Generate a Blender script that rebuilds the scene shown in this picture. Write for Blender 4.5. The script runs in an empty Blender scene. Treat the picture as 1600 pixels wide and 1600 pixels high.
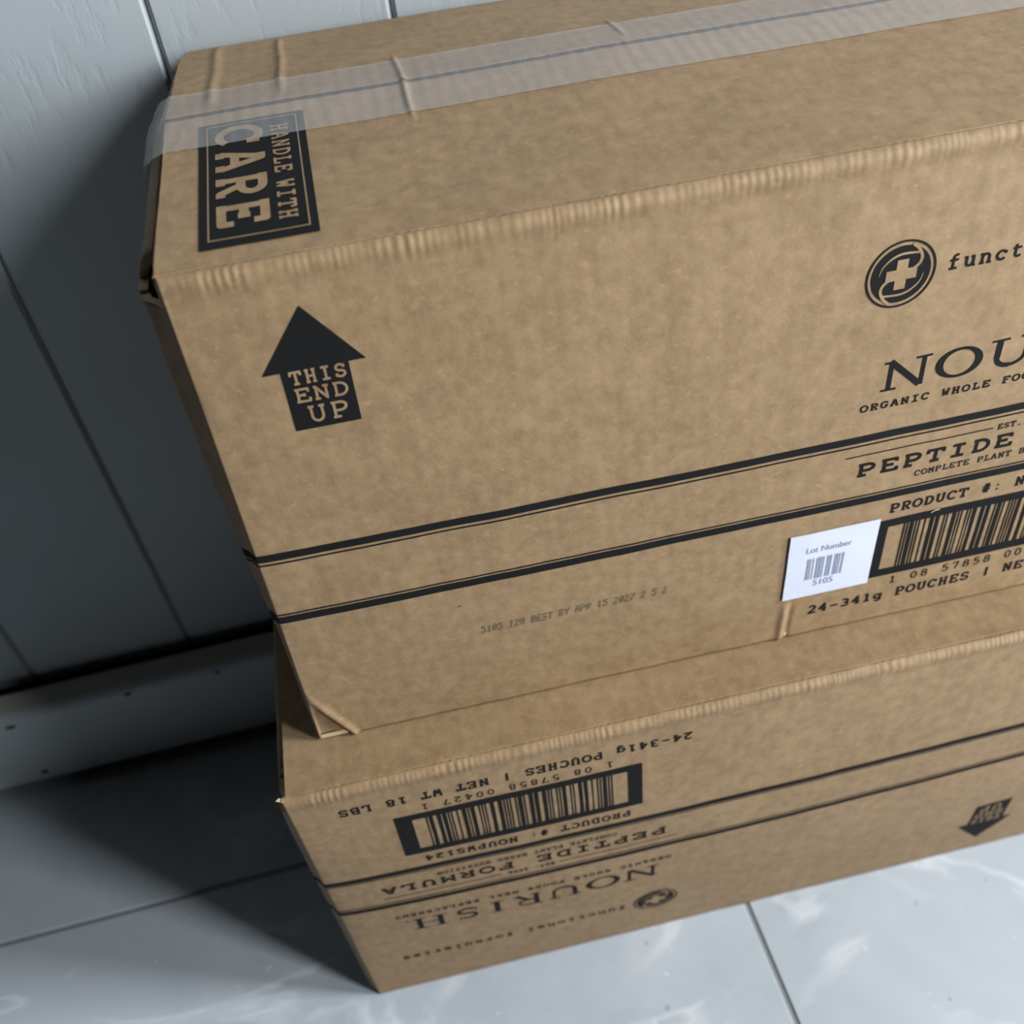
import bpy, math, random
from mathutils import Vector, Matrix, noise
random.seed(7)
scene = bpy.context.scene
col = scene.collection
S = 0.23                      # one carton height in metres; lengths below are in carton heights

# ------------------------------------------------------------------ camera
cam_d = bpy.data.cameras.new('camera'); cam = bpy.data.objects.new('camera', cam_d); col.objects.link(cam)
cam.matrix_world = Matrix.Translation(Vector((0.37313, -1.12426, 2.66747))*S) @ Matrix.Rotation(-0.1142, 4, 'Z') \
    @ Matrix.Rotation(math.pi/2-0.76193, 4, 'X') @ Matrix.Rotation(-0.12984, 4, 'Z')
cam_d.sensor_width = 36; cam_d.lens = 1588.16/1600*36
cam_d.clip_start = 0.01
cam_d.dof.use_dof = True; cam_d.dof.focus_distance = 0.385; cam_d.dof.aperture_fstop = 9.0
scene.camera = cam

# ------------------------------------------------------------------ world, window daylight, exposure
w = bpy.data.worlds.new('room_ambient'); scene.world = w; w.use_nodes = True
w.node_tree.nodes['Background'].inputs[0].default_value = (0.85, 0.95, 1.0, 1)
w.node_tree.nodes['Background'].inputs[1].default_value = 0.003
# unseen window daylight as two area lamps; the second set close to steepen falloff
for nm, x, y, wd, z0, z1, pw in (('window_daylight', 2.30, -.68, .50, 1.00, 2.50, 126.0), ('window_daylight', .84, -.625, .16, .28, 1.20, 19.5)):
    ld = bpy.data.lights.new(nm, 'AREA'); lo_ = bpy.data.objects.new(nm, ld); col.objects.link(lo_)
    ld.shape = 'RECTANGLE'; ld.size = wd; ld.size_y = z1-z0; ld.energy = pw; ld.color = (0.90, 0.95, 1.0)
    lo_.location = (x, y, (z0+z1)/2); lo_.rotation_euler = Vector((x, y, 0)).to_track_quat('Z', 'Y').to_euler()
scene.view_settings.view_transform = 'Standard'; scene.view_settings.look = 'None'
scene.view_settings.gamma = 1; scene.view_settings.use_curve_mapping = False
scene.view_settings.exposure = 0.0

# ------------------------------------------------------------------ materials
def nodes(name):
    m = bpy.data.materials.new(name); m.use_nodes = True; nt = m.node_tree
    return m, nt, nt.nodes['Principled BSDF']
def nd(nt, t, **kw):
    n = nt.nodes.new(t)
    for k, v in kw.items():
        if k.startswith('i_'): n.inputs[k[2:].replace('_', ' ')].default_value = v
        else: setattr(n, k, v)
    return n
def ramp(nt, src, stops):
    r = nt.nodes.new('ShaderNodeValToRGB'); e = r.color_ramp.elements
    while len(e) < len(stops): e.new(0.5)
    for k, (p, c) in enumerate(stops): e[k].position = p; e[k].color = (*c, 1)
    nt.links.new(src, r.inputs[0]); return r.outputs[0]
def mix(nt, f, a, b, mode='MIX'):
    m = nd(nt, 'ShaderNodeMix', data_type='RGBA', blend_type=mode)
    for s, v in ((m.inputs[0], f), (m.inputs[6], a), (m.inputs[7], b)):
        if hasattr(v, 'links'): nt.links.new(v, s)
        else: s.default_value = v if isinstance(v, float) else (*v, 1)
    return m.outputs[2]
def plain(name, c, rough=0.6, spec=0.5):
    m, nt, b = nodes(name); b.inputs['Base Color'].default_value = (*c, 1); b.inputs['Roughness'].default_value = rough
    b.inputs['Specular IOR Level'].default_value = spec; return m
def cardboard(name, base, seed):
    m, nt, b = nodes(name); L = nt.links
    tc = nd(nt, 'ShaderNodeTexCoord')
    mp = nd(nt, 'ShaderNodeMapping'); mp.inputs['Location'].default_value = (seed, seed*.7, seed*.3); L.new(tc.outputs['Object'], mp.inputs[0])
    n1 = nd(nt, 'ShaderNodeTexNoise', i_Scale=150.0, i_Detail=5.0, i_Roughness=0.62); L.new(mp.outputs[0], n1.inputs['Vector'])
    n2 = nd(nt, 'ShaderNodeTexNoise', i_Scale=22.0, i_Detail=3.0); L.new(mp.outputs[0], n2.inputs['Vector'])
    mp3 = nd(nt, 'ShaderNodeMapping'); mp3.inputs['Scale'].default_value = (260, 420, 420); mp3.inputs['Rotation'].default_value = (.3, .5, .4); L.new(tc.outputs['Object'], mp3.inputs[0])
    n3 = nd(nt, 'ShaderNodeTexNoise', i_Scale=1.0, i_Detail=3.0); L.new(mp3.outputs[0], n3.inputs['Vector'])
    dk = tuple(x*y for x, y in zip(base, (.84, .82, .80))); lt = tuple(x*y for x, y in zip(base, (1.15, 1.175, 1.20)))
    c1 = ramp(nt, n1.outputs[0], [(.30, dk), (.5, base), (.70, lt)])
    c2 = ramp(nt, n2.outputs[0], [(.3, (.95, .94, .93)), (.7, (1.04, 1.04, 1.04))])
    c = mix(nt, 1.0, c1, c2, 'MULTIPLY')
    fl = ramp(nt, n3.outputs[0], [(.60, (0, 0, 0)), (.76, (.8, .8, .8))])
    c = mix(nt, fl, c, tuple(min(1, x*1.28) for x in base))
    L.new(c, b.inputs['Base Color'])
    b.inputs['Roughness'].default_value = 0.62; b.inputs['Specular IOR Level'].default_value = 0.25
    # faint washboard of the flutes plus paper grain
    wv = nd(nt, 'ShaderNodeTexWave', wave_type='BANDS', bands_direction='X', i_Scale=50.0, i_Distortion=1.2, i_Detail=1.0)
    L.new(mp.outputs[0], wv.inputs['Vector'])
    ad = nd(nt, 'ShaderNodeMath', operation='MULTIPLY_ADD'); L.new(wv.outputs['Fac'], ad.inputs[0]); ad.inputs[1].default_value = 0.10; L.new(n1.outputs[0], ad.inputs[2])
    bp = nd(nt, 'ShaderNodeBump', i_Strength=0.22, i_Distance=0.0012); L.new(ad.outputs[0], bp.inputs['Height']); L.new(bp.outputs[0], b.inputs['Normal'])
    return m
KRAFT = (.218, .143, .076)
M_card = cardboard('kraft_cardboard', KRAFT, 0.0)
M_card2 = cardboard('kraft_cardboard_lower', KRAFT, 3.1)
M_edge = plain('cut_cardboard_edge', (.46, .34, .21), .8, .2)
M_raw = plain('torn_paper_core', (.43, .32, .2), .85, .2)
M_ink = plain('black_flexo_ink', (.0075, .0075, .0075), .75, .10)
M_jet = plain('faded_grey_jet_ink', (.085, .068, .046), .7, .2)
M_label = plain('white_label_paper', (.48, .50, .575), .45, .4)
M_lblink = plain('grey_label_print', (.20, .22, .30), .6, .3)

def tape_mat():
    m, nt, b = nodes('clear_packing_tape'); L = nt.links
    b.inputs['Base Color'].default_value = (.56, .545, .52, 1); b.inputs['Roughness'].default_value = .28
    b.inputs['Specular IOR Level'].default_value = .9
    tc = nd(nt, 'ShaderNodeTexCoord')
    wv = nd(nt, 'ShaderNodeTexWave', wave_type='BANDS', bands_direction='X', i_Scale=52.0, i_Distortion=3.0, i_Detail=2.0); L.new(tc.outputs['Object'], wv.inputs[0])
    ns = nd(nt, 'ShaderNodeTexNoise', i_Scale=160.0, i_Detail=3.0); L.new(tc.outputs['Object'], ns.inputs[0])
    ad = nd(nt, 'ShaderNodeMath', operation='ADD'); L.new(wv.outputs['Fac'], ad.inputs[0]); L.new(ns.outputs[0], ad.inputs[1])
    bp = nd(nt, 'ShaderNodeBump', i_Strength=.12, i_Distance=.0010); L.new(ad.outputs[0], bp.inputs['Height']); L.new(bp.outputs[0], b.inputs['Normal'])
    tr = nd(nt, 'ShaderNodeBsdfTransparent'); tr.inputs[0].default_value = (.97, .97, .98, 1)
    mx = nd(nt, 'ShaderNodeMixShader'); mx.inputs[0].default_value = .19
    L.new(tr.outputs[0], mx.inputs[1]); L.new(b.outputs[0], mx.inputs[2])
    gl = nd(nt, 'ShaderNodeBsdfGlossy'); gl.inputs['Roughness'].default_value = .22; L.new(bp.outputs[0], gl.inputs['Normal'])
    m2 = nd(nt, 'ShaderNodeMixShader'); m2.inputs[0].default_value = .09; L.new(mx.outputs[0], m2.inputs[1]); L.new(gl.outputs[0], m2.inputs[2])
    L.new(m2.outputs[0], nt.nodes['Material Output'].inputs[0]); return m
M_tape = tape_mat()

def wall_mat(name, base):
    m, nt, b = nodes(name); L = nt.links
    tc = nd(nt, 'ShaderNodeTexCoord'); mp = nd(nt, 'ShaderNodeMapping'); mp.inputs['Scale'].default_value = (150, 150, 42); L.new(tc.outputs['Object'], mp.inputs[0])
    n1 = nd(nt, 'ShaderNodeTexNoise', i_Scale=1.0, i_Detail=4.0, i_Roughness=.55); L.new(mp.outputs[0], n1.inputs[0])
    n2 = nd(nt, 'ShaderNodeTexNoise', i_Scale=14.0, i_Detail=3.0); L.new(tc.outputs['Object'], n2.inputs[0])
    c = ramp(nt, n2.outputs[0], [(.3, tuple(x*.94 for x in base)), (.7, tuple(x*1.04 for x in base))])
    L.new(c, b.inputs['Base Color']); b.inputs['Roughness'].default_value = .42
    h = ramp(nt, n1.outputs[0], [(.36, (0, 0, 0)), (.47, (.8, .8, .8)), (.8, (1, 1, 1))])
    bp = nd(nt, 'ShaderNodeBump', i_Strength=.13, i_Distance=.0010); L.new(h, bp.inputs['Height']); L.new(bp.outputs[0], b.inputs['Normal'])
    return m
M_wall = wall_mat('pale_grey_painted_wood', (.315, .34, .348))
M_base = wall_mat('pale_grey_painted_baseboard', (.41, .438, .445))
M_dirt = plain('grimy_bare_ledge', (.40, .395, .345), .9, .1)
M_chip = plain('dark_chipped_spot', (.02, .018, .014), .9, .1)
M_rimshade = plain('shaded_flute_rim', (.035, .026, .018), .95, .0)  # flat seam rims coloured near-black for the shade inside open flutes
M_gapshade = plain('painted_gap_shade', (.006, .006, .006), .95, .0)  # near-black backing board, its colour stands in for shade in the gaps
M_grout = plain('grey_grout', (.19, .20, .197), .9, .1)

def marble():
    m, nt, b = nodes('pale_marble_tile'); L = nt.links
    tc = nd(nt, 'ShaderNodeTexCoord')
    n1 = nd(nt, 'ShaderNodeTexNoise', i_Scale=9.0, i_Detail=5.0, i_Roughness=.6, i_Distortion=.6); L.new(tc.outputs['Object'], n1.inputs[0])
    base = ramp(nt, n1.outputs[0], [(.30, (.285, .315, .337)), (.5, (.33, .36, .382)), (.7, (.372, .398, .415))])
    mp = nd(nt, 'ShaderNodeMapping'); mp.inputs['Rotation'].default_value = (0, 0, .5); mp.inputs['Scale'].default_value = (1.0, 2.2, 1.0); L.new(tc.outputs['Object'], mp.inputs[0])
    n2 = nd(nt, 'ShaderNodeTexNoise', i_Scale=4.6, i_Detail=5.0, i_Roughness=.55, i_Distortion=.7); L.new(mp.outputs[0], n2.inputs[0])
    vein = ramp(nt, n2.outputs[0], [(.468, (0, 0, 0)), (.5, (.95, .95, .95)), (.532, (0, 0, 0))])
    n3 = nd(nt, 'ShaderNodeTexNoise', i_Scale=16.0, i_Detail=2.0); L.new(tc.outputs['Object'], n3.inputs[0])
    gate = ramp(nt, n3.outputs[0], [(.38, (0, 0, 0)), (.60, (1, 1, 1))])
    vf = mix(nt, 1.0, vein, gate, 'MULTIPLY')
    c = mix(nt, vf, base, (.47, .49, .505))
    sp = nd(nt, 'ShaderNodeTexNoise', i_Scale=130.0, i_Detail=1.0); L.new(tc.outputs['Object'], sp.inputs[0])
    sf = ramp(nt, sp.outputs[0], [(.745, (0, 0, 0)), (.77, (.7, .7, .7))])
    c = mix(nt, sf, c, (.49, .51, .52))
    mp4 = nd(nt, 'ShaderNodeMapping'); mp4.inputs['Location'].default_value = (5, 2, 1); L.new(tc.outputs['Object'], mp4.inputs[0])
    sp2 = nd(nt, 'ShaderNodeTexNoise', i_Scale=110.0, i_Detail=1.0); L.new(mp4.outputs[0], sp2.inputs[0])
    sf2 = ramp(nt, sp2.outputs[0], [(.765, (0, 0, 0)), (.785, (.55, .55, .55))])
    c = mix(nt, sf2, c, (.20, .22, .22))
    L.new(c, b.inputs['Base Color']); b.inputs['Roughness'].default_value = .38; b.inputs['Specular IOR Level'].default_value = .4
    return m
M_tile = marble()

# ------------------------------------------------------------------ mesh helpers
def link(name, verts, faces, mats, parent=None, midx=None, smooth=False, base=(0, 0, 0)):
    me = bpy.data.meshes.new(name)
    me.from_pydata([((x-base[0])*S, (y-base[1])*S, (z-base[2])*S) for x, y, z in verts], [], faces)
    for m in (mats if isinstance(mats, (list, tuple)) else [mats]): me.materials.append(m)
    if midx: me.polygons.foreach_set('material_index', midx)
    if smooth: me.polygons.foreach_set('use_smooth', [True]*len(me.polygons))
    me.update()
    o = bpy.data.objects.new(name, me); col.objects.link(o)
    if parent: o.parent = parent
    return o
def tag(o, label=None, cat=None, kind=None):
    if label: o['label'] = label
    if cat: o['category'] = cat
    if kind: o['kind'] = kind
    return o
def bevel_box(x0, x1, y0, y1, z0, z1, b):
    """box with a chamfer of size b round every face (24 vertices)"""
    v = []; idx = {}
    for ax in range(3):
        for sx in (0, 1):
            for sy in (0, 1):
                for sz in (0, 1):
                    s = (sx, sy, sz); lo = (x0, y0, z0); hi = (x1, y1, z1)
                    p = [ (hi[k] if s[k] else lo[k]) if k == ax else ((hi[k]-b) if s[k] else (lo[k]+b)) for k in range(3)]
                    idx[(ax, s)] = len(v); v.append(tuple(p))
    f = []
    def cyc(ax, val):
        a, c = [k for k in range(3) if k != ax]
        out = []
        for i, j in ((0, 0), (1, 0), (1, 1), (0, 1)):
            s = [0]*3; s[ax] = val; s[a] = i; s[c] = j; out.append(tuple(s))
        return out
    for ax in range(3):
        for val in (0, 1):
            q = [idx[(ax, s)] for s in cyc(ax, val)]
            flip = (val == 0) ^ (ax == 1)
            f.append(q[::-1] if flip else q)
    for ax in range(3):                      # edge chamfers along axis ax
        a, c = [k for k in range(3) if k != ax]
        for i in (0, 1):
            for j in (0, 1):
                s0 = [0]*3; s0[a] = i; s0[c] = j; s1 = list(s0); s1[ax] = 1
                s0 = tuple(s0); s1 = tuple(s1)
                f.append([idx[(a, s0)], idx[(a, s1)], idx[(c, s1)], idx[(c, s0)]])
    for sx in (0, 1):
        for sy in (0, 1):
            for sz in (0, 1):
                s = (sx, sy, sz); f.append([idx[(0, s)], idx[(1, s)], idx[(2, s)]])
    return v, f
def fix_normals(o):
    import bmesh
    bm = bmesh.new(); bm.from_mesh(o.data); bmesh.ops.recalc_face_normals(bm, faces=bm.faces); bm.to_mesh(o.data); bm.free()
    return o
def sheet(name, fn, us, vs, thick, mats, parent, base, skip=None, smooth=True, rim=None, film=False):
    """a bent panel of real thickness: fn(u, v) -> outer point, second skin pushed inwards along the normal, rim closed"""
    nu, nv = len(us), len(vs)
    P = [[Vector(fn(u, v)) for v in vs] for u in us]
    V = []; outer = {}; inner = {}
    for i in range(nu):
        for j in range(nv):
            a = P[min(i+1, nu-1)][j]-P[max(i-1, 0)][j]; b = P[i][min(j+1, nv-1)]-P[i][max(j-1, 0)]
            n = a.cross(b); n = n.normalized() if n.length > 1e-12 else Vector((0, 0, 1))
            outer[i, j] = len(V); V.append(tuple(P[i][j])); inner[i, j] = len(V); V.append(tuple(P[i][j]-n*thick))
    Fc = []; mi = []
    keep = lambda i, j: 0 <= i < nu-1 and 0 <= j < nv-1 and not (skip and skip((us[i]+us[i+1])/2, (vs[j]+vs[j+1])/2))
    for i in range(nu-1):
        for j in range(nv-1):
            if not keep(i, j): continue
            c = [(i, j), (i+1, j), (i+1, j+1), (i, j+1)]
            Fc.append([outer[k] for k in c]); mi.append(0)
            if film: continue                              # a film keeps its one skin
            Fc.append([inner[k] for k in c[::-1]]); mi.append(0)
            for (di, dj), (p, q) in (((0, -1), (0, 1)), ((1, 0), (1, 2)), ((0, 1), (2, 3)), ((-1, 0), (3, 0))):
                if not keep(i+di, j+dj):
                    Fc.append([outer[c[q]], outer[c[p]], inner[c[p]], inner[c[q]]]); mi.append(rim(di, dj, us[i]) if rim else 1)
    o = link(name, V, Fc, mats, parent, mi, False, base)
    if smooth:
        o.data.polygons.foreach_set('use_smooth', [k == 0 for k in mi])
    return o
def lin(a, b, n): return [a+(b-a)*k/n for k in range(n+1)]

# ------------------------------------------------------------------ lettering: stroke alphabets drawn in a unit box
def A(cx, cy, rx, ry, a0, a1, n=None):
    n = n or max(4, int(abs(a1-a0)/18))
    return [(cx+rx*math.cos(math.radians(a0+(a1-a0)*k/n)), cy+ry*math.sin(math.radians(a0+(a1-a0)*k/n))) for k in range(n+1)]
G = {
 'A': [[(.08, 0), (.46, 1), (.54, 1), (.92, 0)], [(.24, .36), (.76, .36)], [(0, 0), (.3, 0)], [(.7, 0), (1, 0)], [(.28, 1), (.5, 1)]],
 'B': [[(.18, 0), (.18, 1)], [(.03, 1), (.58, 1)]+A(.58, .765, .27, .235, 90, -90)+[(.18, .53)], [(.58, .53)]+A(.62, .265, .3, .265, 90, -90)+[(.03, 0)]],
 'C': [A(.52, .5, .47, .5, 42, 318), [(.87, 1), (.87, .68)]],
 'D': [[(.2, 0), (.2, 1)], [(.04, 1), (.45, 1)]+A(.45, .5, .48, .5, 90, -90)+[(.04, 0)]],
 'E': [[(.2, 0), (.2, 1)], [(.04, 1), (.9, 1), (.9, .74)], [(.04, 0), (.95, 0), (.95, .28)], [(.2, .52), (.62, .52)], [(.62, .38), (.62, .66)]],
 'F': [[(.22, 0), (.22, 1)], [(.04, 1), (.93, 1), (.93, .72)], [(.22, .52), (.64, .52)], [(.64, .38), (.64, .66)], [(.04, 0), (.55, 0)]],
 'G': [A(.5, .5, .46, .5, 42, 318)+[(.86, .42)], [(.55, .42), (1, .42)], [(.84, 1), (.84, .7)]],
 'H': [[(.2, 0), (.2, 1)], [(.8, 0), (.8, 1)], [(.2, .5), (.8, .5)], [(.02, 0), (.38, 0)], [(.02, 1), (.38, 1)], [(.62, 0), (.98, 0)], [(.62, 1), (.98, 1)]],
 'I': [[(.5, 0), (.5, 1)], [(.14, 0), (.86, 0)], [(.14, 1), (.86, 1)]],
 'L': [[(.3, 0), (.3, 1)], [(.06, 1), (.56, 1)], [(.06, 0), (.94, 0), (.94, .34)]],
 'M': [[(.14, 0), (.14, 1), (.5, .4), (.86, 1), (.86, 0)], [(0, 1), (.14, 1)], [(.86, 1), (1, 1)], [(0, 0), (.32, 0)], [(.68, 0), (1, 0)]],
 'N': [[(.16, 0), (.16, 1), (.82, 0), (.82, 1)], [(0, 1), (.16, 1)], [(.62, 1), (1, 1)], [(0, 0), (.36, 0)]],
 'O': [A(.5, .5, .48, .5, 0, 360)],
 'P': [[(.2, 0), (.2, 1)], [(.04, 1), (.58, 1)]+A(.58, .72, .34, .28, 90, -90)+[(.2, .44)], [(.04, 0), (.52, 0)]],
 'R': [[(.2, 0), (.2, 1)], [(.04, 1), (.56, 1)]+A(.56, .74, .32, .26, 90, -90)+[(.2, .48)], [(.5, .48), (.8, 0), (1, 0)], [(.04, 0), (.4, 0)]],
 'S': [A(.5, .745, .36, .255, 35, 270)+A(.5, .25, .4, .25, 90, -145), [(.84, 1), (.84, .72)], [(.12, 0), (.12, .28)]],
 'T': [[(.5, 0), (.5, 1)], [(.04, .7), (.04, 1), (.96, 1), (.96, .7)], [(.24, 0), (.76, 0)]],
 'U': [[(.17, 1), (.17, .35)]+A(.5, .35, .33, .35, 180, 360)+[(.83, 1)], [(0, 1), (.36, 1)], [(.64, 1), (1, 1)]],
 'W': [[(.1, 1), (.27, 0), (.5, .62), (.73, 0), (.9, 1)], [(0, 1), (.3, 1)], [(.7, 1), (1, 1)]],
 '0': [A(.5, .5, .36, .5, 0, 360)], '1': [[(.2, .82), (.5, 1), (.5, 0)], [(.18, 0), (.82, 0)]],
 '2': [A(.5, .7, .34, .3, 160, -30)+[(.12, 0), (.88, 0), (.88, .14)]],
 '3': [A(.46, .75, .34, .25, 150, -90)+A(.46, .25, .4, .25, 90, -150)],
 '4': [[(.68, 0), (.68, 1), (.1, .32), (.92, .32)], [(.45, 0), (.9, 0)]],
 '5': [[(.82, 1), (.24, 1), (.22, .56)]+A(.47, .32, .38, .32, 120, -150)],
 '6': [A(.5, .31, .36, .31, 0, 360), [(.14, .33)]+A(.6, .45, .46, .55, 175, 95)],
 '7': [[(.12, .84), (.12, 1), (.86, 1), (.46, 0)]],
 '8': [A(.5, .755, .3, .245, 0, 360), A(.5, .26, .37, .26, 0, 360)],
 '-': [[(.08, .42), (.92, .42)]], '|': [[(.5, -.12), (.5, 1.12)]], '.': [[(.25, .04), (.75, .04)]], ':': [[(.4, .08), (.6, .08)], [(.4, .6), (.6, .6)]],
 '#': [[(.36, -.1), (.44, 1.1)], [(.62, -.1), (.70, 1.1)], [(.1, .66), (.95, .66)], [(.06, .33), (.92, .33)]],
 'f': [[(.42, 0), (.42, .75)]+A(.68, .78, .26, .22, 180, 60), [(.12, .62), (.85, .62)], [(.12, 0), (.8, 0)]],
 'u': [[(0, .66), (.2, .66), (.2, .2)]+A(.48, .22, .28, .22, 180, 320)+[(.8, .2)], [(.6, .66), (.8, .66), (.8, 0), (1, 0)]],
 'n': [[(0, .66), (.2, .66), (.2, 0)], A(.5, .4, .3, .26, 180, 0)+[(.8, 0)], [(0, 0), (.38, 0)], [(.62, 0), (1, 0)]],
 'c': [A(.5, .33, .4, .33, 45, 320), [(.84, .64), (.84, .42)]],
 't': [[(.35, .94), (.35, .2)]+A(.6, .2, .25, .2, 180, 330), [(.08, .66), (.82, .66)]],
 'i': [[(.2, .66), (.5, .66), (.5, 0)], [(.12, 0), (.88, 0)], [(.5, .88), (.5, 1.0)]],
 'o': [A(.5, .33, .42, .33, 0, 360)],
 'a': [[(.16, .6), (.35, .66), (.6, .66), (.76, .55), (.76, 0), (.96, 0)], A(.44, .2, .34, .2, 0, 360)],
 'l': [[(.2, 1), (.5, 1), (.5, 0)], [(.12, 0), (.88, 0)]],
 'r': [[(.1, .66), (.34, .66), (.34, 0)], [(.34, .42), (.5, .6), (.72, .68), (.9, .6)], [(.1, 0), (.7, 0)]],
 'm': [[(0, .66), (.14, .66), (.14, 0)], [(.14, .5), (.25, .65), (.4, .65), (.5, .52), (.5, 0)], [(.5, .5), (.62, .65), (.76, .65), (.86, .52), (.86, 0)]],
 'e': [[(.1, .36), (.9, .36)]+A(.5, .34, .4, .32, 5, 320)],
 's': [[(.8, .55), (.6, .66), (.3, .66), (.16, .52), (.3, .37), (.68, .3), (.84, .17), (.7, .02), (.35, 0), (.14, .12)]],
 'g': [A(.44, .36, .36, .3, 0, 360), [(.98, .66), (.8, .66), (.8, -.1)]+A(.5, -.1, .3, .2, 0, -150)],
}
# high-contrast roman capitals: (stroke, relative width)
NB = {
 'N': [([(.15, 0), (.15, 1)], .135), ([(.12, 1), (.82, .02)], .19), ([(.84, 0), (.84, 1)], .135), ([(0, .03), (.32, .03)], .07), ([(0, .97), (.2, .97)], .07), ([(.66, .97), (1, .97)], .07)],
 'U': [([(.19, 1), (.19, .36)], .19), ([(.19, .4)]+A(.51, .36, .32, .31, 180, 270), .15), (A(.51, .36, .32, .31, 270, 360)+[(.83, 1)], .11), ([(0, .97), (.4, .97)], .07), ([(.66, .97), (1, .97)], .07)],
 'R': [([(.2, 0), (.2, 1)], .2), ([(.02, .98), (.52, .96)]+A(.52, .73, .28, .23, 90, -90)+[(.2, .5)], .09), ([(.48, .5), (.86, 0)], .18), ([(.02, .02), (.4, .02)], .05), ([(.8, .02), (1, .02)], .05)],
 'I': [([(.5, 0), (.5, 1)], .22), ([(.1, .02), (.9, .02)], .05), ([(.1, .98), (.9, .98)], .05)],
 'S': [(A(.5, .72, .32, .23, 40, 250)+A(.5, .27, .35, .23, 75, -140), .14), ([(.82, 1), (.82, .72)], .05), ([(.14, 0), (.14, .3)], .05)],
 'H': [([(.2, 0), (.2, 1)], .2), ([(.8, 0), (.8, 1)], .2), ([(.2, .5), (.8, .5)], .06), ([(0, .02), (.4, .02)], .05), ([(0, .98), (.4, .98)], .05), ([(.6, .02), (1, .02)], .05), ([(.6, .98), (1, .98)], .05)],
}
DOT = {'5': (31, 16, 30, 1, 1, 17, 14), '1': (4, 12, 4, 4, 4, 4, 14), '0': (14, 17, 19, 21, 25, 17, 14), '2': (14, 17, 1, 6, 8, 16, 31), '8': (14, 17, 17, 14, 17, 17, 14),
 '7': (31, 1, 2, 4, 8, 8, 8), 'B': (30, 17, 17, 30, 17, 17, 30), 'E': (31, 16, 16, 30, 16, 16, 31), 'S': (15, 16, 16, 14, 1, 1, 30), 'T': (31, 4, 4, 4, 4, 4, 4),
 'Y': (17, 17, 10, 4, 4, 4, 4), 'A': (14, 17, 17, 31, 17, 17, 17), 'P': (30, 17, 17, 30, 16, 16, 16), 'R': (30, 17, 17, 30, 20, 18, 17)}

def stroke(pts, wd):
    """polygons covering a polyline of width wd"""
    out = []; h = wd/2
    for (x0, y0), (x1, y1) in zip(pts, pts[1:]):
        dx, dy = x1-x0, y1-y0; l = math.hypot(dx, dy)
        if l < 1e-9: continue
        nx, ny = -dy/l*h, dx/l*h
        out.append([(x0+nx, y0+ny), (x0-nx, y0-ny), (x1-nx, y1-ny), (x1+nx, y1+ny)])
    for x, y in pts[1:-1]:
        out.append([(x+h*math.cos(k*math.pi/4), y+h*math.sin(k*math.pi/4)) for k in range(8)])
    return out
def text_polys(s, pitch, gw, cap, wd):
    """text in its own plane: x along the line, y up from the baseline"""
    out = []
    for k, ch in enumerate(s):
        for pl in G.get(ch, []):
            pts = [(k*pitch+wd/2+x*(gw-wd), wd/2+y*(cap-wd)) for x, y in pl]
            if len(pts) > 1: out += stroke(pts, wd)
    return out
def ccw(p):
    a = sum(x0*y1-x1*y0 for (x0, y0), (x1, y1) in zip(p, p[1:]+p[:1])); return p if a > 0 else p[::-1]

class Decal:
    """flat print laid on a bent surface: polygons in surface coordinates, mapped with a hair of stand-off"""
    def __init__(self, fn, parent, base): self.fn, self.parent, self.base = fn, parent, base; self.V = []; self.F = []; self.mi = []
    def add(self, polys, off=.0009, mi=0):
        for k, p in enumerate(polys):
            n = len(self.V)
            for u, v in p: self.V.append(self.fn(u, v, off+(k % 7)*2e-6))
            self.F.append(list(range(n, n+len(p)))); self.mi.append(mi)
        return self
    def build(self, name, mats):
        return link(name, self.V, self.F, mats, self.parent, self.mi, False, self.base)
def rect(u0, u1, v0, v1, step=.03):
    n = max(1, int(abs(u1-u0)/step)); m = max(1, int(abs(v1-v0)/step)); us = lin(u0, u1, n); vs = lin(v0, v1, m)
    return [[(us[i], vs[j]), (us[i], vs[j+1]), (us[i+1], vs[j+1]), (us[i+1], vs[j])] for i in range(n) for j in range(m)]

# ------------------------------------------------------------------ floor, wall, baseboard
WA = 0.02677                  # the wall runs a touch askew to the cartons
def turned(o): o.rotation_euler = (0, 0, WA); return o
v, f = bevel_box(-5.5, 6.5, -6.5, 1.5, -.20, -.0045, .002)
floor = turned(fix_normals(link('floor', v, f, M_grout))); tag(floor, 'pale grey marble tile floor with thin grey joints', None, 'structure')
TX, TY, TS, GAP = .98748, .41389, 2.60, .0062
tile_me = {}
for i in range(-3, 3):
    for j in range(-3, 1):
        x0, x1 = TX+i*TS+GAP, TX+(i+1)*TS-GAP; y0, y1 = TY+j*TS+GAP, min(TY+(j+1)*TS-GAP, 1.45)
        v, f = bevel_box(x0, x1, y0, y1, -.05, 0, .003)
        fix_normals(link('floor_tile', v, f, M_tile, floor))
WY = 1.0131
v, f = bevel_box(-5.5, 6.5, WY+.05, WY+.25, -.15, 7.0, .002)
wall = turned(fix_normals(link('wall_back', v, f, M_gapshade))); tag(wall, 'pale grey painted wall of vertical boards behind the cartons', None, 'structure')
G1, GP = .0835, .4555
for k in range(-10, 12):
    x0, x1 = G1+k*GP+.0010, G1+(k+1)*GP-.0010
    v, f = bevel_box(x0, x1, WY, WY+.055, .354, 6.9, .0085)
    fix_normals(link('wall_board', v, f, M_wall, wall))
BY, BZ = .898, .3565
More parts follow.
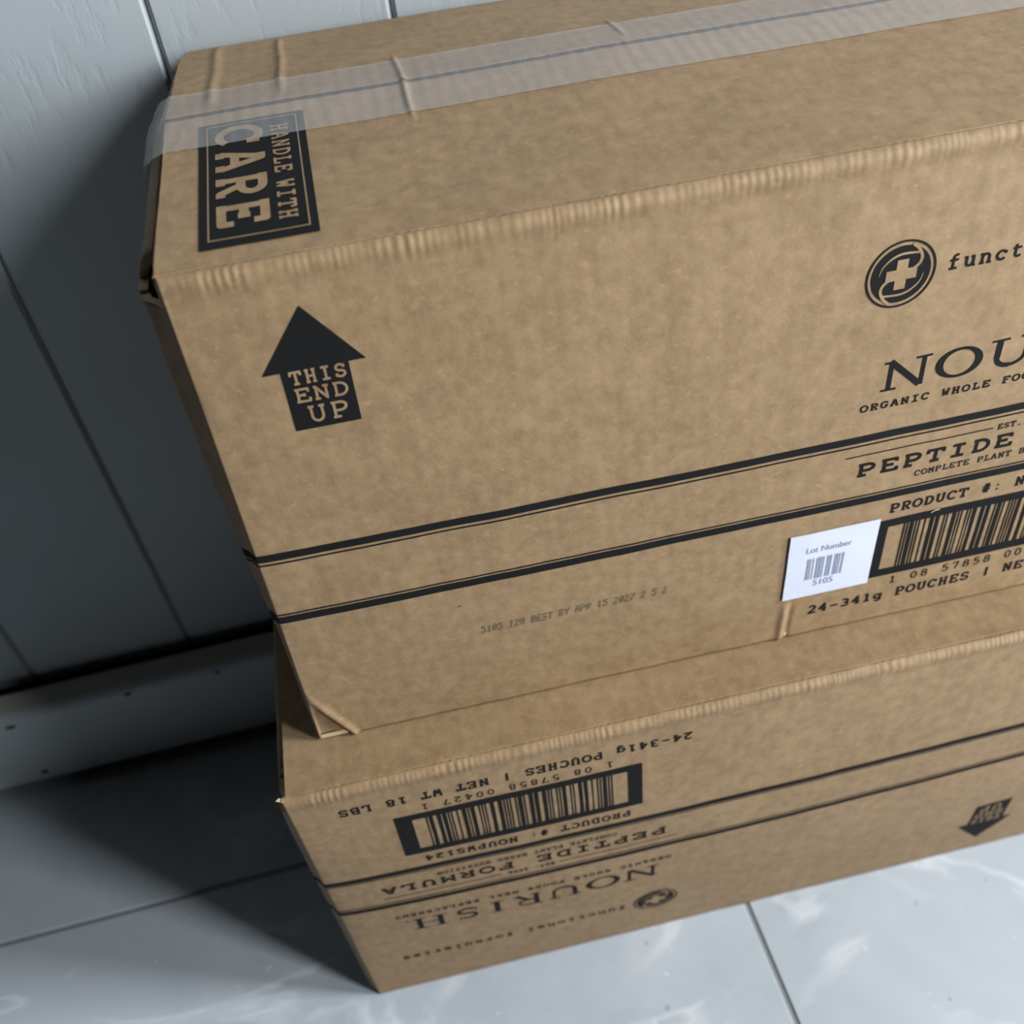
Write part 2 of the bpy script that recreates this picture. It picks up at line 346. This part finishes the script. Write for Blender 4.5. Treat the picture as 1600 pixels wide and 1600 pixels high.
# baseboard: an extruded profile, slightly rounded front nosing, flat ledge on top
prof = [(BY+.012, .038), (BY, .048), (BY-.003, .20), (BY-.001, BZ-.016), (BY+.006, BZ-.003), (BY+.014, BZ+.003), (.966, .382), (.972, .379), (.975, .30), (.975, .038)]
xs = lin(-5.5, 6.5, 60); V = [(x, y, z) for x in xs for y, z in prof]; n = len(prof)
Fc = [[i*n+k, i*n+(k+1) % n, (i+1)*n+(k+1) % n, (i+1)*n+k] for i in range(60) for k in range(n)]+[list(range(n)), [60*n+k for k in range(n)][::-1]]
bb = turned(fix_normals(link('baseboard_back', V, Fc, M_base))); tag(bb, 'scuffed pale grey baseboard with a grimy ledge along the wall', None, 'structure')
# grimy strip on the ledge with a ragged front edge
N = 700; V = []; Fc = []
zl = lambda y: BZ+.003+(y-(BY+.014))*(.382-BZ-.003)/(.966-BY-.014)+.0012        # height of the sloping ledge
for i in range(N+1):
    x = -2.2+4.6*i/N
    e = BY+.0205+.008*noise.noise((x*9, 1.3, 0))+.009*noise.noise((x*31, 4.1, 0))+.004*noise.noise((x*90, 2, 0)); e = max(e, BY+.0145)
    V += [(x, e, zl(e)), (x, .965, zl(.965)), (x, e, zl(e)-.002), (x, .965, zl(.965)-.002)]
for i in range(N):
    a, b = i*4, i*4+4; Fc += [[a, b, b+1, a+1], [a+2, b+2, b, a]]
tag(link('grime_strip', V, Fc, M_dirt, bb), 'grey-brown grime on the ledge')
def chip(x, y, z, rx, rz, nrm):
    P = []; k0 = random.random()*9
    for k in range(12):
        a = k*math.pi/6; r = 1+.35*noise.noise((k0+math.cos(a)*1.5, math.sin(a)*1.5, k0))
        P.append((x+rx*r*math.cos(a), y if nrm == 'y' else y+rz*r*math.sin(a), z+rz*r*math.sin(a) if nrm == 'y' else z))
    if nrm == 'y': V = [(p[0], y-.0022, p[2]) for p in P]+[(p[0], y+.006, p[2]) for p in P]
    else: V = [(p[0], p[1], z+.0022) for p in P]+[(p[0], p[1], z-.004) for p in P]
    Fc = [list(range(12)), list(range(12, 24))[::-1]]+[[k, (k+1) % 12, 12+(k+1) % 12, 12+k] for k in range(12)]
    fix_normals(link('paint_chip', V, Fc, M_chip, bb))
chip(-.905, BY-.002, .322, .016, .005, 'y'); chip(-.905, BY-.001, .085, .011, .007, 'y'); chip(-.562, BY-.001, .341, .010, .004, 'y'); chip(-.30, BY-.001, .343, .006, .003, 'y')

# ------------------------------------------------------------------ the cartons
L, D, HL, LT_ = 1.77614, 0.88649, 1.01209, -0.00345
def bell(t): return math.sin(math.pi*min(max(t, 0), 1))
def interp(x, tab):
    if x <= tab[0][0]: return tab[0][1]
    for (a, p), (b, q) in zip(tab, tab[1:]):
        if x <= b: return p+(q-p)*(x-a)/(b-a)
    return tab[-1][1]
WRAP = [(0, 0), (-.017, .026), (-.033, .041), (-.040, .062)]       # plan of the crushed end fold
def wrap(s):
    k = min(int(s*3), 2); t = s*3-k; (a, b), (c, d) = WRAP[k], WRAP[k+1]; return a+(c-a)*t, b+(d-b)*t
def wob(x, y, z, sc=7.0): return noise.noise((x*sc, y*sc, z*sc))

class Carton:
    """surface maps of one carton; (u right, d back, z up) measured as it stands"""
    def __init__(s, upper):
        s.up = upper
        s.gtab = [(0, .16), (.30, .22), (.45, .52), (.62, .86), (.78, .97), (1, 1.0)] if upper else [(0, .55), (.85, .60), (.97, .40), (1, .32)]
        s.h = 1.0 if upper else HL
        s.length = L if upper else L+.0097
    def place(s, u, d, z):
        """deformed block: u, d in plan, z 0..1 of the height"""
        if s.up:
            x = u+.01169*z; y = d+.03654*z
            X = .08142+x*.99999+.00447*y; Y = .08065-.00447*x+y
            return (X, Y, HL+.003+LT_*X+z)
        return (u+.0097*0+.00032*z, d-.0394*z, z*HL+LT_*u*z)
    def bulge(s, u, z): return (.00887 if s.up else .02145)*bell(z)*math.sqrt(max(bell(u/L), 0))
    def ripple(s, u):
        w_ = max(0, .55+.9*noise.noise((u*17, 8, 2)))
        return w_*(.5+.5*math.sin(2*math.pi*(u/.0122+2.2*noise.noise((u*9, 3, 1)))))+.35*noise.noise((u*130, 6, 3))
    def dent(s, u, v):
        """creases and knocks in the front panel, outward positive"""
        o = .0016*wob(u, v, 1.7 if s.up else 5.2, 6)+.0008*wob(u, v, 9, 16)
        if s.up:
            ax, ay, bx, by = .0143, .895, .0721, 1.007        # folded lower left corner
            dx, dy = bx-ax, by-ay; l = math.hypot(dx, dy); dist = ((u-ax)*dy-(v-ay)*dx)/l     # positive on the right of the crease
            w = min(1, max(0, (v-.86)/.05))
            if dist < .012: o += w*(.0065*math.exp(-(dist/.0055)**2) - .0055*min(1, max(0, -dist/.03)))
            if v > .88:
                q = u-.936+.04*(v-.95); o += min(1, (v-.88)/.04)*(.0040*math.exp(-(q/.007)**2)-.0025*math.exp(-((q-.014)/.006)**2))
        return o
    def front(s, u, v, off=0):
        """outer face of the front panel; v down from the top of the standing carton"""
        z = 1-v; n_off = off
        if u >= 0 and u <= s.length:
            r = .014; y = -s.bulge(u, z)
            fade = min(1, u/.05)*min(1, (s.length-u)/.05)
            y -= .0035*fade*math.exp(-((v-.017)/.013)**2)
            y -= s.dent(u, v)*min(1, u/.004+.15)
            k = s.ripple(u)*fade
            ln_ = .042+.022*noise.noise((u*40, 2, 9))
            if v < ln_: y -= .0020*k*(1-v/ln_)**1.5
            if v < r: y += r-math.sqrt(max(0, r*r-(r-v)**2))
            if not s.up and v > .985: y += 0
            return s.place(u, y-off, z)
        if u < 0:
            q = min(1, -u/.075); g = interp(z, s.gtab); x, y = wrap(q); x2, y2 = wrap(min(1, q+.01)); x1, y1 = wrap(max(0, q-.01))
            tx, ty = x2-x1, y2-y1; l = math.hypot(tx, ty) or 1
            return s.place(x*g+off*-ty/l, y*g+off*tx/l-.0*0, z)
        q = min(1, (u-s.length)/.075); x, y = wrap(q); return s.place(s.length-x*.5+off*.5, y*.5-off*.7, z)
    def tent(s, d): return .03585*(1-abs(d/D*2-1)) if s.up else -.002*min(1, d/.06)
    def top(s, u, d, off=0):
        h = s.tent(d)+(.0018 if s.up else .0007)*wob(u, d, 3.3 if s.up else 7.9, 5)*min(1, d/.05)*min(1, (D-d)/.05)
        if s.up:
            for c0, hgt, wdt, dmin, dmax in ((.072, .0032, .009, .47, .87), (.1885, .0034, .007, .47, .86), (.385, .0036, .0045, .31, .60), (.767, .003, .004, .47, .60)):
                if dmin < d < dmax:
                    e = min(1, (d-dmin)/.04, (dmax-d)/.04); h += hgt*e*math.exp(-((u-c0-.0012*math.sin(d*30))/wdt)**2)
        k = s.ripple(u)*min(1, max(0, u)/.05)
        if d < .035: h += .0008*k*(1-d/.035)
        h *= min(1, max(0, (d-.012)/.02))
        hb = 0
        x, y, z = s.place(u, d, 1)
        return (x, y, z+h+off)

def build_carton(up, name, label):
    c = Carton(up); Ln = c.length
    bp = c.place(Ln/2, D/2, 0); base = (bp[0], bp[1], bp[2])
    root = bpy.data.objects.new(name, None); col.objects.link(root); root.location = Vector(base)*S
    root.empty_display_size = .05; tag(root, label, 'box')
    card = M_card if up else M_card2
    mats = [card, M_edge]
    # front panel with the wrapped end folds and the pinched score line at its top
    us = [-.075*(1-k/9) for k in range(9)]+lin(0, Ln, 760)+[Ln+.075*k/6 for k in range(1, 7)]
    vs = [1.0, .995]+[1-.01*k for k in range(1, 18)]+lin(.80, .10, 16)+[.08, .065, .055, .046, .038, .030, .024, .018, .014, .0105, .007, .004, .0015, 0]
    fp = sheet('front_panel', lambda u, v: c.front(u, v), us, vs, .012, mats, root, base, skip=lambda u, v: u < -.008 and v < .046)
    # back panel and ends
    bk = sheet('back_panel', lambda u, z: (lambda p: p)(c.place(u, D+.0+.006*bell(z)*bell(u/Ln)*(0 if up else 0), z)), lin(Ln, 0, 24), lin(0, .985, 14), .012, mats, root, base)
    def end_b(d, z, sgn):
        gk = interp(min(z, 1), c.gtab) if sgn < 0 else .5
        t = max(0, (d-.062*gk)/(D-.062*gk))
        return .040*gk*(1-.45*t)*(1 if t < .92 else math.sqrt(max(0, 1-((t-.92)/.08)**2)))
    def endp(sgn):
        def fn(d, z):                                       # z > .95 turns over into the end flap
            gk = interp(min(z, 1), c.gtab) if sgn < 0 else .5
            d = max(d, .062*gk); b = end_b(d, z, sgn); zz = z; b_ = b
            if z > .95:
                a = (z-.95)/.05*math.pi/2; zz = .95+.0335*math.sin(a); b_ = b-min(b, .026)*(1-math.cos(a))
            zz_t = c.tent(d)*max(0, min(1, (z-.85)/.13))
            wv = .0022*noise.noise((d*14, z*9, 3 if up else 8))
            x, y, z3 = c.place(-b_+wv if sgn < 0 else Ln+b_, d, zz)
            return (x, y, z3+zz_t)
        zs = lin(0, .94, 20)+lin(.95, 1.0, 9); ds = [.062]+lin(.09, D, 28)
        if sgn < 0:
            return sheet('end_panel', lambda z, d: fn(d, z), zs, ds, .012, mats, root, base, skip=lambda z, d: z > .955 and d < .09)
        return sheet('end_panel', lambda d, z: fn(d, z), ds, zs, .012, mats, root, base)
    endp(-1); endp(1)
    # minor flaps lie under the long ones
    for x0, x1 in ((-.004, .42), (Ln-.42, Ln+.004)):
        sheet('end_flap', lambda u, d: (lambda p: (p[0], p[1], p[2]+c.tent(d)-.0168))(c.place(u, d, 1)), lin(x0, x1, 6), lin(.09, D-.03, 20), .012, mats, root, base)
    # two long flaps meeting at the seam
    def seam(u, k): return .0022*noise.noise((u*40, k, 2))+.0016*noise.noise((u*140, k, 5))
    tu = lin(.0005 if up else .004, Ln-.001, 760)
    def jag(u): return u
    t1 = [.012, .014, .018, .024, .035]+lin(.05, .42, 22)+[.432, D/2-.0056]
    def f1(u, d):
        dd = d if d < D/2-.0066 else d-.0012+seam(u, 0)
        uu = u+(.0022*noise.noise((d*60, 1, 1))-.006*math.exp(-((d-.0)/.25)**2) if u < .01 and up else 0)
        if up and u < .01 and d < .10: uu -= 0
        return c.top(uu, dd)
    rim_shade = lambda u: 2 if noise.noise((u*60, 5, 5)) > -.6 else 1
    flap1 = sheet('top_flap', f1, tu, t1, .014, mats+[M_rimshade], root, base, rim=lambda di, dj, u: rim_shade(u) if dj == 1 else 1)
    t2 = [D/2+.0056, .457]+lin(.47, D-.03, 24)+[D-.018, D-.008, D]
    def f2(u, d):
        dd = d if d > D/2+.0066 else d+.0012+seam(u, 9)
        uu = u
        if u < .12:                                         # the far corner is rounded off by wear
            lim = .030*((d-(D-.09))/.09)**2 if d > D-.09 else 0
            uu = lim+u*(.12-lim)/.12+(.002*noise.noise((d*50, 7, 1)) if u < .004 else 0)
        x, y, z = c.top(uu, dd)
        if dd > D-.03: z -= .010*((dd-(D-.03))/.03)**2
        return (x, y, z)
    flap2 = sheet('top_flap', f2, tu, t2, .014, mats+[M_rimshade], root, base, rim=lambda di, dj, u: rim_shade(u+7) if dj == -1 else 1)
    # underside
    for d0, d1 in ((.002, D/2-.003), (D/2+.003, D-.002)):
        sheet('bottom_flap', lambda u, d: c.place(u, d, .0008), lin(Ln-.002, .002, 12), lin(d0, d1, 6), .012, mats, root, base)

    # ---------------- print on the front panel (drawn in the artwork's own frame: u from its left, v from its top)
    if up: art = lambda u, v, off=0: c.front(u, v, off)
    else:  art = lambda u, v, off=0: c.front(Ln-u, 1-v/HL, off)
    F_ = lambda: Decal(art, fp, base)
    fl = lambda polys, u0, vb: [[(u0+x, vb-y) for x, y in p] for p in polys]
    # arrow
    au, hw, nw, a0, a1, a2 = .1698, .0744, .0488, .0706, .1696, .2712
    d = F_(); n = 10
    for k in range(n):
        va, vb = a0+(a1-a0)*k/n, a0+(a1-a0)*(k+1)/n; wa_, wb_ = hw*k/n, hw*(k+1)/n
        d.add([[(au-wa_, va), (au-wb_, vb), (au+wb_, vb), (au+wa_, va)]] if k else [[(au, va), (au-wb_, vb), (au+wb_, vb)]])
    d.add(rect(au-nw, au+nw, a1, a2, .02))
    d.add(fl(text_polys('THIS', .0213, .0195, .0235, .0038), .1305, .1930), .0016, 1)
    d.add(fl(text_polys('END', .0275, .0258, .0248, .0040), .1306, .2237), .0016, 1)
    d.add(fl(text_polys('UP', .0330, .0290, .0300, .0045), .1430, .2610), .0016, 1)
    tag(d.build('printed_arrow', [M_ink, card]), 'black arrow with kraft letters reading THIS END UP')
    # stripes
    lo, hi = -.073, Ln+.07
    for v0, v1 in ((.5010, .5160), (.5214, .5246), (.6400, .6432), (.6465, .6625)):
        us_ = lin(-.073, 0, 12)[:-1]+lin(0, .06, 24)[:-1]+lin(.06, Ln-.06, 60)+lin(Ln-.06, Ln, 24)[1:]+lin(Ln, Ln+.073, 12)[1:]
        d = F_(); d.add([[(p, v0), (p, v1), (q, v1), (q, v0)] for p, q in zip(us_, us_[1:])]); d.build('printed_stripe', M_ink)
    # emblem: ringed disc with a cross and swooshes
    d = F_(); cu, cv, R = 1.0557, .2009, .0562; m = 64
    cs = lambda r, k: (cu+R*r*math.cos(2*math.pi*k/m), cv+R*r*math.sin(2*math.pi*k/m))
    d.add([[cs(1, k), cs(.935, k), cs(.935, k+1), cs(1, k+1)] for k in range(m)])
    d.add([[cs(.845, k) for k in range(m)][::-1]])
    lg = lambda pts, w: [[(cu+R*x, cv+R*y) for x, y in p] for p in stroke(pts, w)]
    def smooth(p):
        out = []
        for i in range(len(p)-1):
            a, b, e, g = p[max(i-1, 0)], p[i], p[i+1], p[min(i+2, len(p)-1)]
            for k in range(5):
                t = k/5; out.append(tuple(.5*(2*b[q]+(e[q]-a[q])*t+(2*a[q]-5*b[q]+4*e[q]-g[q])*t*t+(-a[q]+3*b[q]-3*e[q]+g[q])*t**3) for q in (0, 1)))
        return out+[p[-1]]
    for sg in (1, -1):
        a_ = smooth([(sg*x, sg*y) for x, y in ((.22, -.86), (.42, -.67), (.53, -.43), (.48, -.24), (.30, -.10))]); d.add(lg(a_, .085), .0016, 1)
        b_ = smooth([(sg*x, sg*y) for x, y in ((-.64, -.06), (-.56, -.31), (-.32, -.52), (-.03, -.61), (.44, -.58))])
        for q in range(len(b_)-1): d.add(lg(b_[q:q+2], .015+.05*min(1, q/10)), .0016, 1)
    d.add([[(cu+R*x, cv+R*y) for x, y in p] for p in ([(-.16, -.44), (-.16, .44), (.16, .44), (.16, -.44)], [(-.44, -.16), (-.44, .16), (-.16, .16), (-.16, -.16)], [(.16, -.16), (.16, .16), (.44, .16), (.44, -.16)])], .00165, 1)
    tag(d.build('printed_emblem', [M_ink, card]), 'round black emblem with a kraft cross')
    # lines of lettering: text, left u, baseline v, cap height, pitch, glyph width, stroke
    for t, u0, vb, cap, pt, gw, wd in (
        ('functional', 1.1300, .2100, .0265, .0257, .0225, .0041), ('formularies', 1.4150, .2100, .0265, .0257, .0225, .0041),
        ('ORGANIC WHOLE FOODS MEAL REPLACEMENT', 1.0233, .4500, .0150, .01810, .0155, .0029),
        ('EST. 2006', 1.2940, .5514, .0125, .0120, .0108, .0022),
        ('PEPTIDE FORMULA', 1.0368, .5955, .0310, .0431, .0380, .0064),
        ('COMPLETE PLANT BASED NUTRITION', 1.1510, .6205, .0135, .01337, .0122, .0021),
        ('PRODUCT #: NOUPWS124', 1.1180, .7022, .0232, .02245, .0210, .0042),
        ('1 08 57858 00427 1', 1.1510, .9010, .0205, .02205, .0170, .0026),
        ('24-341g POUCHES | NET WT 18 LBS', .9868, .9425, .0250, .02300, .0216, .0045)):
        d = F_(); d.add(fl(text_polys(t, pt, gw, cap, wd), u0, vb)); d.build('printed_lettering', M_ink)
    # name in contrast roman capitals
    d = F_(); cap, vb = .0565, .4140
    for ch, x0, x1 in (('N', 1.055, 1.137), ('O', 1.147, 1.2285), ('U', 1.2405, 1.3185), ('R', 1.333, 1.402), ('I', 1.420, 1.460), ('S', 1.480, 1.539), ('H', 1.556, 1.638)):
        if ch == 'O':
            cx, cy = (x0+x1)/2, vb-cap/2; m = 40; e = lambda rx, ry, k: (cx+rx*math.cos(2*math.pi*k/m), cy+ry*math.sin(2*math.pi*k/m))
            d.add([[e((x1-x0)/2, cap/2+.001, k), e((x1-x0)/2-.0130, cap/2-.0042, k), e((x1-x0)/2-.0130, cap/2-.0042, k+1), e((x1-x0)/2, cap/2+.001, k+1)] for k in range(m)])
        else:
            for pts, wd in NB[ch]: d.add(fl(stroke([((x0+x*(x1-x0)), y*cap) for x, y in pts], wd*cap), 0, vb))
    d.add(fl(stroke([(1.648+.004*math.cos(k), .003+.004*math.sin(k)) for k in lin(0, 6.3, 12)], .0016), 0, vb))
    d.build('printed_lettering', M_ink)
    d = F_(); d.add(rect(1.0134, 1.2855, .5444, .5468)); d.build('printed_rule', M_ink)
    d = F_(); d.add(rect(1.4140, 1.6780, .5444, .5468)); d.build('printed_rule', M_ink)
    # barcode: heavy frame and interleaved two-of-five bars
    d = F_(); o0, o1, i0, i1, p0, p1, q0, q1 = 1.0935, 1.6010, 1.1238, 1.5670, .7190, .8728, .7385, .8530
    d.add(rect(o0, o1, p0, q0)+rect(o0, o1, q1, p1)+rect(o0, i0, q0, q1)+rect(i1, o1, q0, q1))
    TB = {'0': 'nnwwn', '1': 'wnnnw', '2': 'nwnnw', '3': 'wwnnn', '4': 'nnwnw', '5': 'wnwnn', '6': 'nwwnn', '7': 'nnnww', '8': 'wnnwn', '9': 'nwnwn'}
    seq = ['n']*4; code = '10857858004271'
    for k in range(0, 14, 2):
        for a_, b_ in zip(TB[code[k]], TB[code[k+1]]): seq += [a_, b_]
    seq += ['w', 'n', 'n']; wds = [2.6 if x == 'w' else 1.0 for x in seq]; un = (1.5400-1.1560)/sum(wds); x = 1.1560
    for k, wd in enumerate(wds):
        if k % 2 == 0: d.add([[(x, q0-.001), (x, q1+.001), (x+wd*un*.97, q1+.001), (x+wd*un*.97, q0-.001)]])
        x += wd*un
    d.build('printed_barcode', M_ink)
    if not up: return root, c

    # ink-jet date line in dots, and a speck
    d = F_(); t = '5105 128 BEST BY APR 15 2027 2 5 2'; pt = (.6950-.3440)/33.6
    for k, ch in enumerate(t):
        for r_, bits in enumerate(DOT.get(ch, ())):
            for q in range(5):
                if bits >> (4-q) & 1:
                    if random.random() < .05: continue
                    x = .3440+k*pt+q*.00155+.0004*(6-r_); y = .7900-(6-r_)*.0026-.004*k/33; h_ = .00092
                    d.add([[(x-h_, y-h_*1.2), (x-h_, y+h_*1.2), (x+h_, y+h_*1.2), (x+h_, y-h_*1.2)]])
    tag(d.build('printed_date_line', M_jet), 'faint grey ink-jet date line')
    d = F_(); d.add([[(.3085, .7075), (.3105, .7092), (.3150, .7085), (.3160, .7066), (.3120, .7058)]]); d.build('dark_speck', M_jet)
    d = F_(); d.add([[(1.205, .7240), (1.214, .7195), (1.222, .7185), (1.2225, .7205), (1.212, .7225), (1.2055, .7255)]], .0016); tag(d.build('scuff', M_edge), 'pale scuff in the barcode frame')
    # lot sticker
    u0, u1, v0, v1 = .9290, 1.1028, .7103, .8807; nu_ = 12
    V = []; us_ = lin(u0, u1, nu_); vs_ = lin(v0, v1, 8)
    lab = sheet('lot_label', lambda u, v: art(u, v, .0042), us_, vs_[::-1], .0026, [M_label, M_label], root, base, smooth=False)
    tag(lab, 'white paper lot number sticker')
    LD = Decal(art, lab, base)
    def sans(txt, u_l, u_r, vb, cap):
        cd = bpy.data.curves.new('t', 'FONT'); cd.body = txt; ob = bpy.data.objects.new('t', cd); col.objects.link(ob)
        bpy.context.view_layer.update(); me = bpy.data.meshes.new_from_object(ob)
        xs_ = [q.co.x for q in me.vertices]; ys_ = [q.co.y for q in me.vertices]; x0, x1 = min(xs_), max(xs_); y1 = max(ys_)
        n0 = len(LD.V)
        for q in me.vertices: LD.V.append(art(u_l+(q.co.x-x0)/(x1-x0)*(u_r-u_l), vb-q.co.y/y1*cap, .0050))
        for p in me.polygons: LD.F.append([n0+k for k in p.vertices]); LD.mi.append(0)
        bpy.data.objects.remove(ob); bpy.data.curves.remove(cd); bpy.data.meshes.remove(me)
    sans('Lot Number', .9640, 1.0535, .7592, .0140); sans('5105', .9872, 1.0270, .8522, .0160)
    x = .9690
    bars = [1, 1, 0, 1, 0, 0, 1, 0, 0, 0, 1, 1, 0, 1, 1, 1, 0, 1, 0, 0, 0, 1, 1, 0, 1, 1, 0, 0, 0, 1, 0, 1, 1, 0, 1, 0, 0, 1, 1]
    st = (1.0415-.9690)/len(bars)
    for k, b_ in enumerate(bars):
        if b_: LD.add([[(x+k*st, .7755), (x+k*st, .8320), (x+(k+1)*st, .8320), (x+(k+1)*st, .7755)]], .0050)
    LD.build('label_print', M_lblink)
    # HANDLE WITH CARE block on the long flap
    T_ = Decal(lambda u, d_, off=0: c.top(u, d_, off+.0006), flap1, base)
    c0, c1, e0, e1 = .0565, .2195, .0475, .3990
    T_.add([p[::-1] for p in rect(c0, c1, e0, e1, .02)])
    ins, wd = .0115, .0022
    for r_ in ((c0+ins, c1-ins, e0+ins+.006, e0+ins+.006+wd*1.2), (c0+ins, c1-ins, e1-ins, e1-ins+wd*1.2), (c0+ins, c0+ins+wd, e0+ins+.006, e1-ins), (c1-ins-wd, c1-ins, e0+ins+.006, e1-ins)):
        T_.add([p[::-1] for p in rect(*r_, .02)], .0016, 1)
    lay = lambda polys, ub, d0: [[(ub+y, d0-x) for x, y in p] for p in polys]
    T_.add(lay(text_polys('CARE', .0750, .0690, .0745, .0135), .0805, .3845), .0016, 1)
    T_.add(lay(text_polys('HANDLE', .0253, .0230, .0265, .0042), .1665, .3665), .0016, 1)
    T_.add(lay(text_polys('WITH', .0272, .0245, .0265, .0044), .1665, .1960), .0016, 1)
    tag(T_.build('care_mark', [M_ink, card]), 'black block with kraft letters reading HANDLE WITH CARE')
    # clear packing tape along the seam, turned down over the end
    ts = [-.30, -.24, -.18, -.13, -.10, -.08, -.065, -.05, -.038, -.028, -.020, -.012, -.006]+lin(0, Ln, 420)+[Ln+.01, Ln+.03, Ln+.06, Ln+.12, Ln+.2]
    def tp(u, d_):
        dd = d_+.0012*noise.noise((u*12, d_*3, 4))
        if 0 <= u <= Ln:
            k = max(0, 1-u/.07); return c.top(u, dd, .0030+.005*k*abs(noise.noise((u*45, dd*40, 2))))
        s_ = -u if u < 0 else u-Ln
        x0, y0, z0 = c.top(0.0 if u < 0 else Ln, dd, .0032)
        b = end_b(dd, .95, -1)
        tab = [(0, 0, 0), (.012, .010, -.004), (.034, b*.75, -.012), (.05, b+.003, -.030), (.07, b+.005, -.050), (.40, b+.004, -.38)]
        for (sa, xa, za), (sb, xb, zb) in zip(tab, tab[1:]):
            if s_ <= sb or sb == .40:
                k = (s_-sa)/(sb-sa); dx, dz = xa+(xb-xa)*k, za+(zb-za)*k; break
        wr = .0040*noise.noise((s_*34, dd*42, 6))*min(1, s_/.02)
        return (x0-dx-abs(wr) if u < 0 else x0+dx+abs(wr), y0, z0+dz+abs(wr))
    tag(sheet('packing_tape', tp, ts, lin(.3305, .5590, 18), .0006, [M_tape, M_tape], root, base, film=True), 'clear shiny packing tape over the flap seam')
    return root, c

build_carton(False, 'shipping_carton', 'lower brown cardboard carton standing upside down on the tile floor')
build_carton(True, 'shipping_carton', 'upper brown cardboard carton with white lot sticker, taped top and THIS END UP arrow')
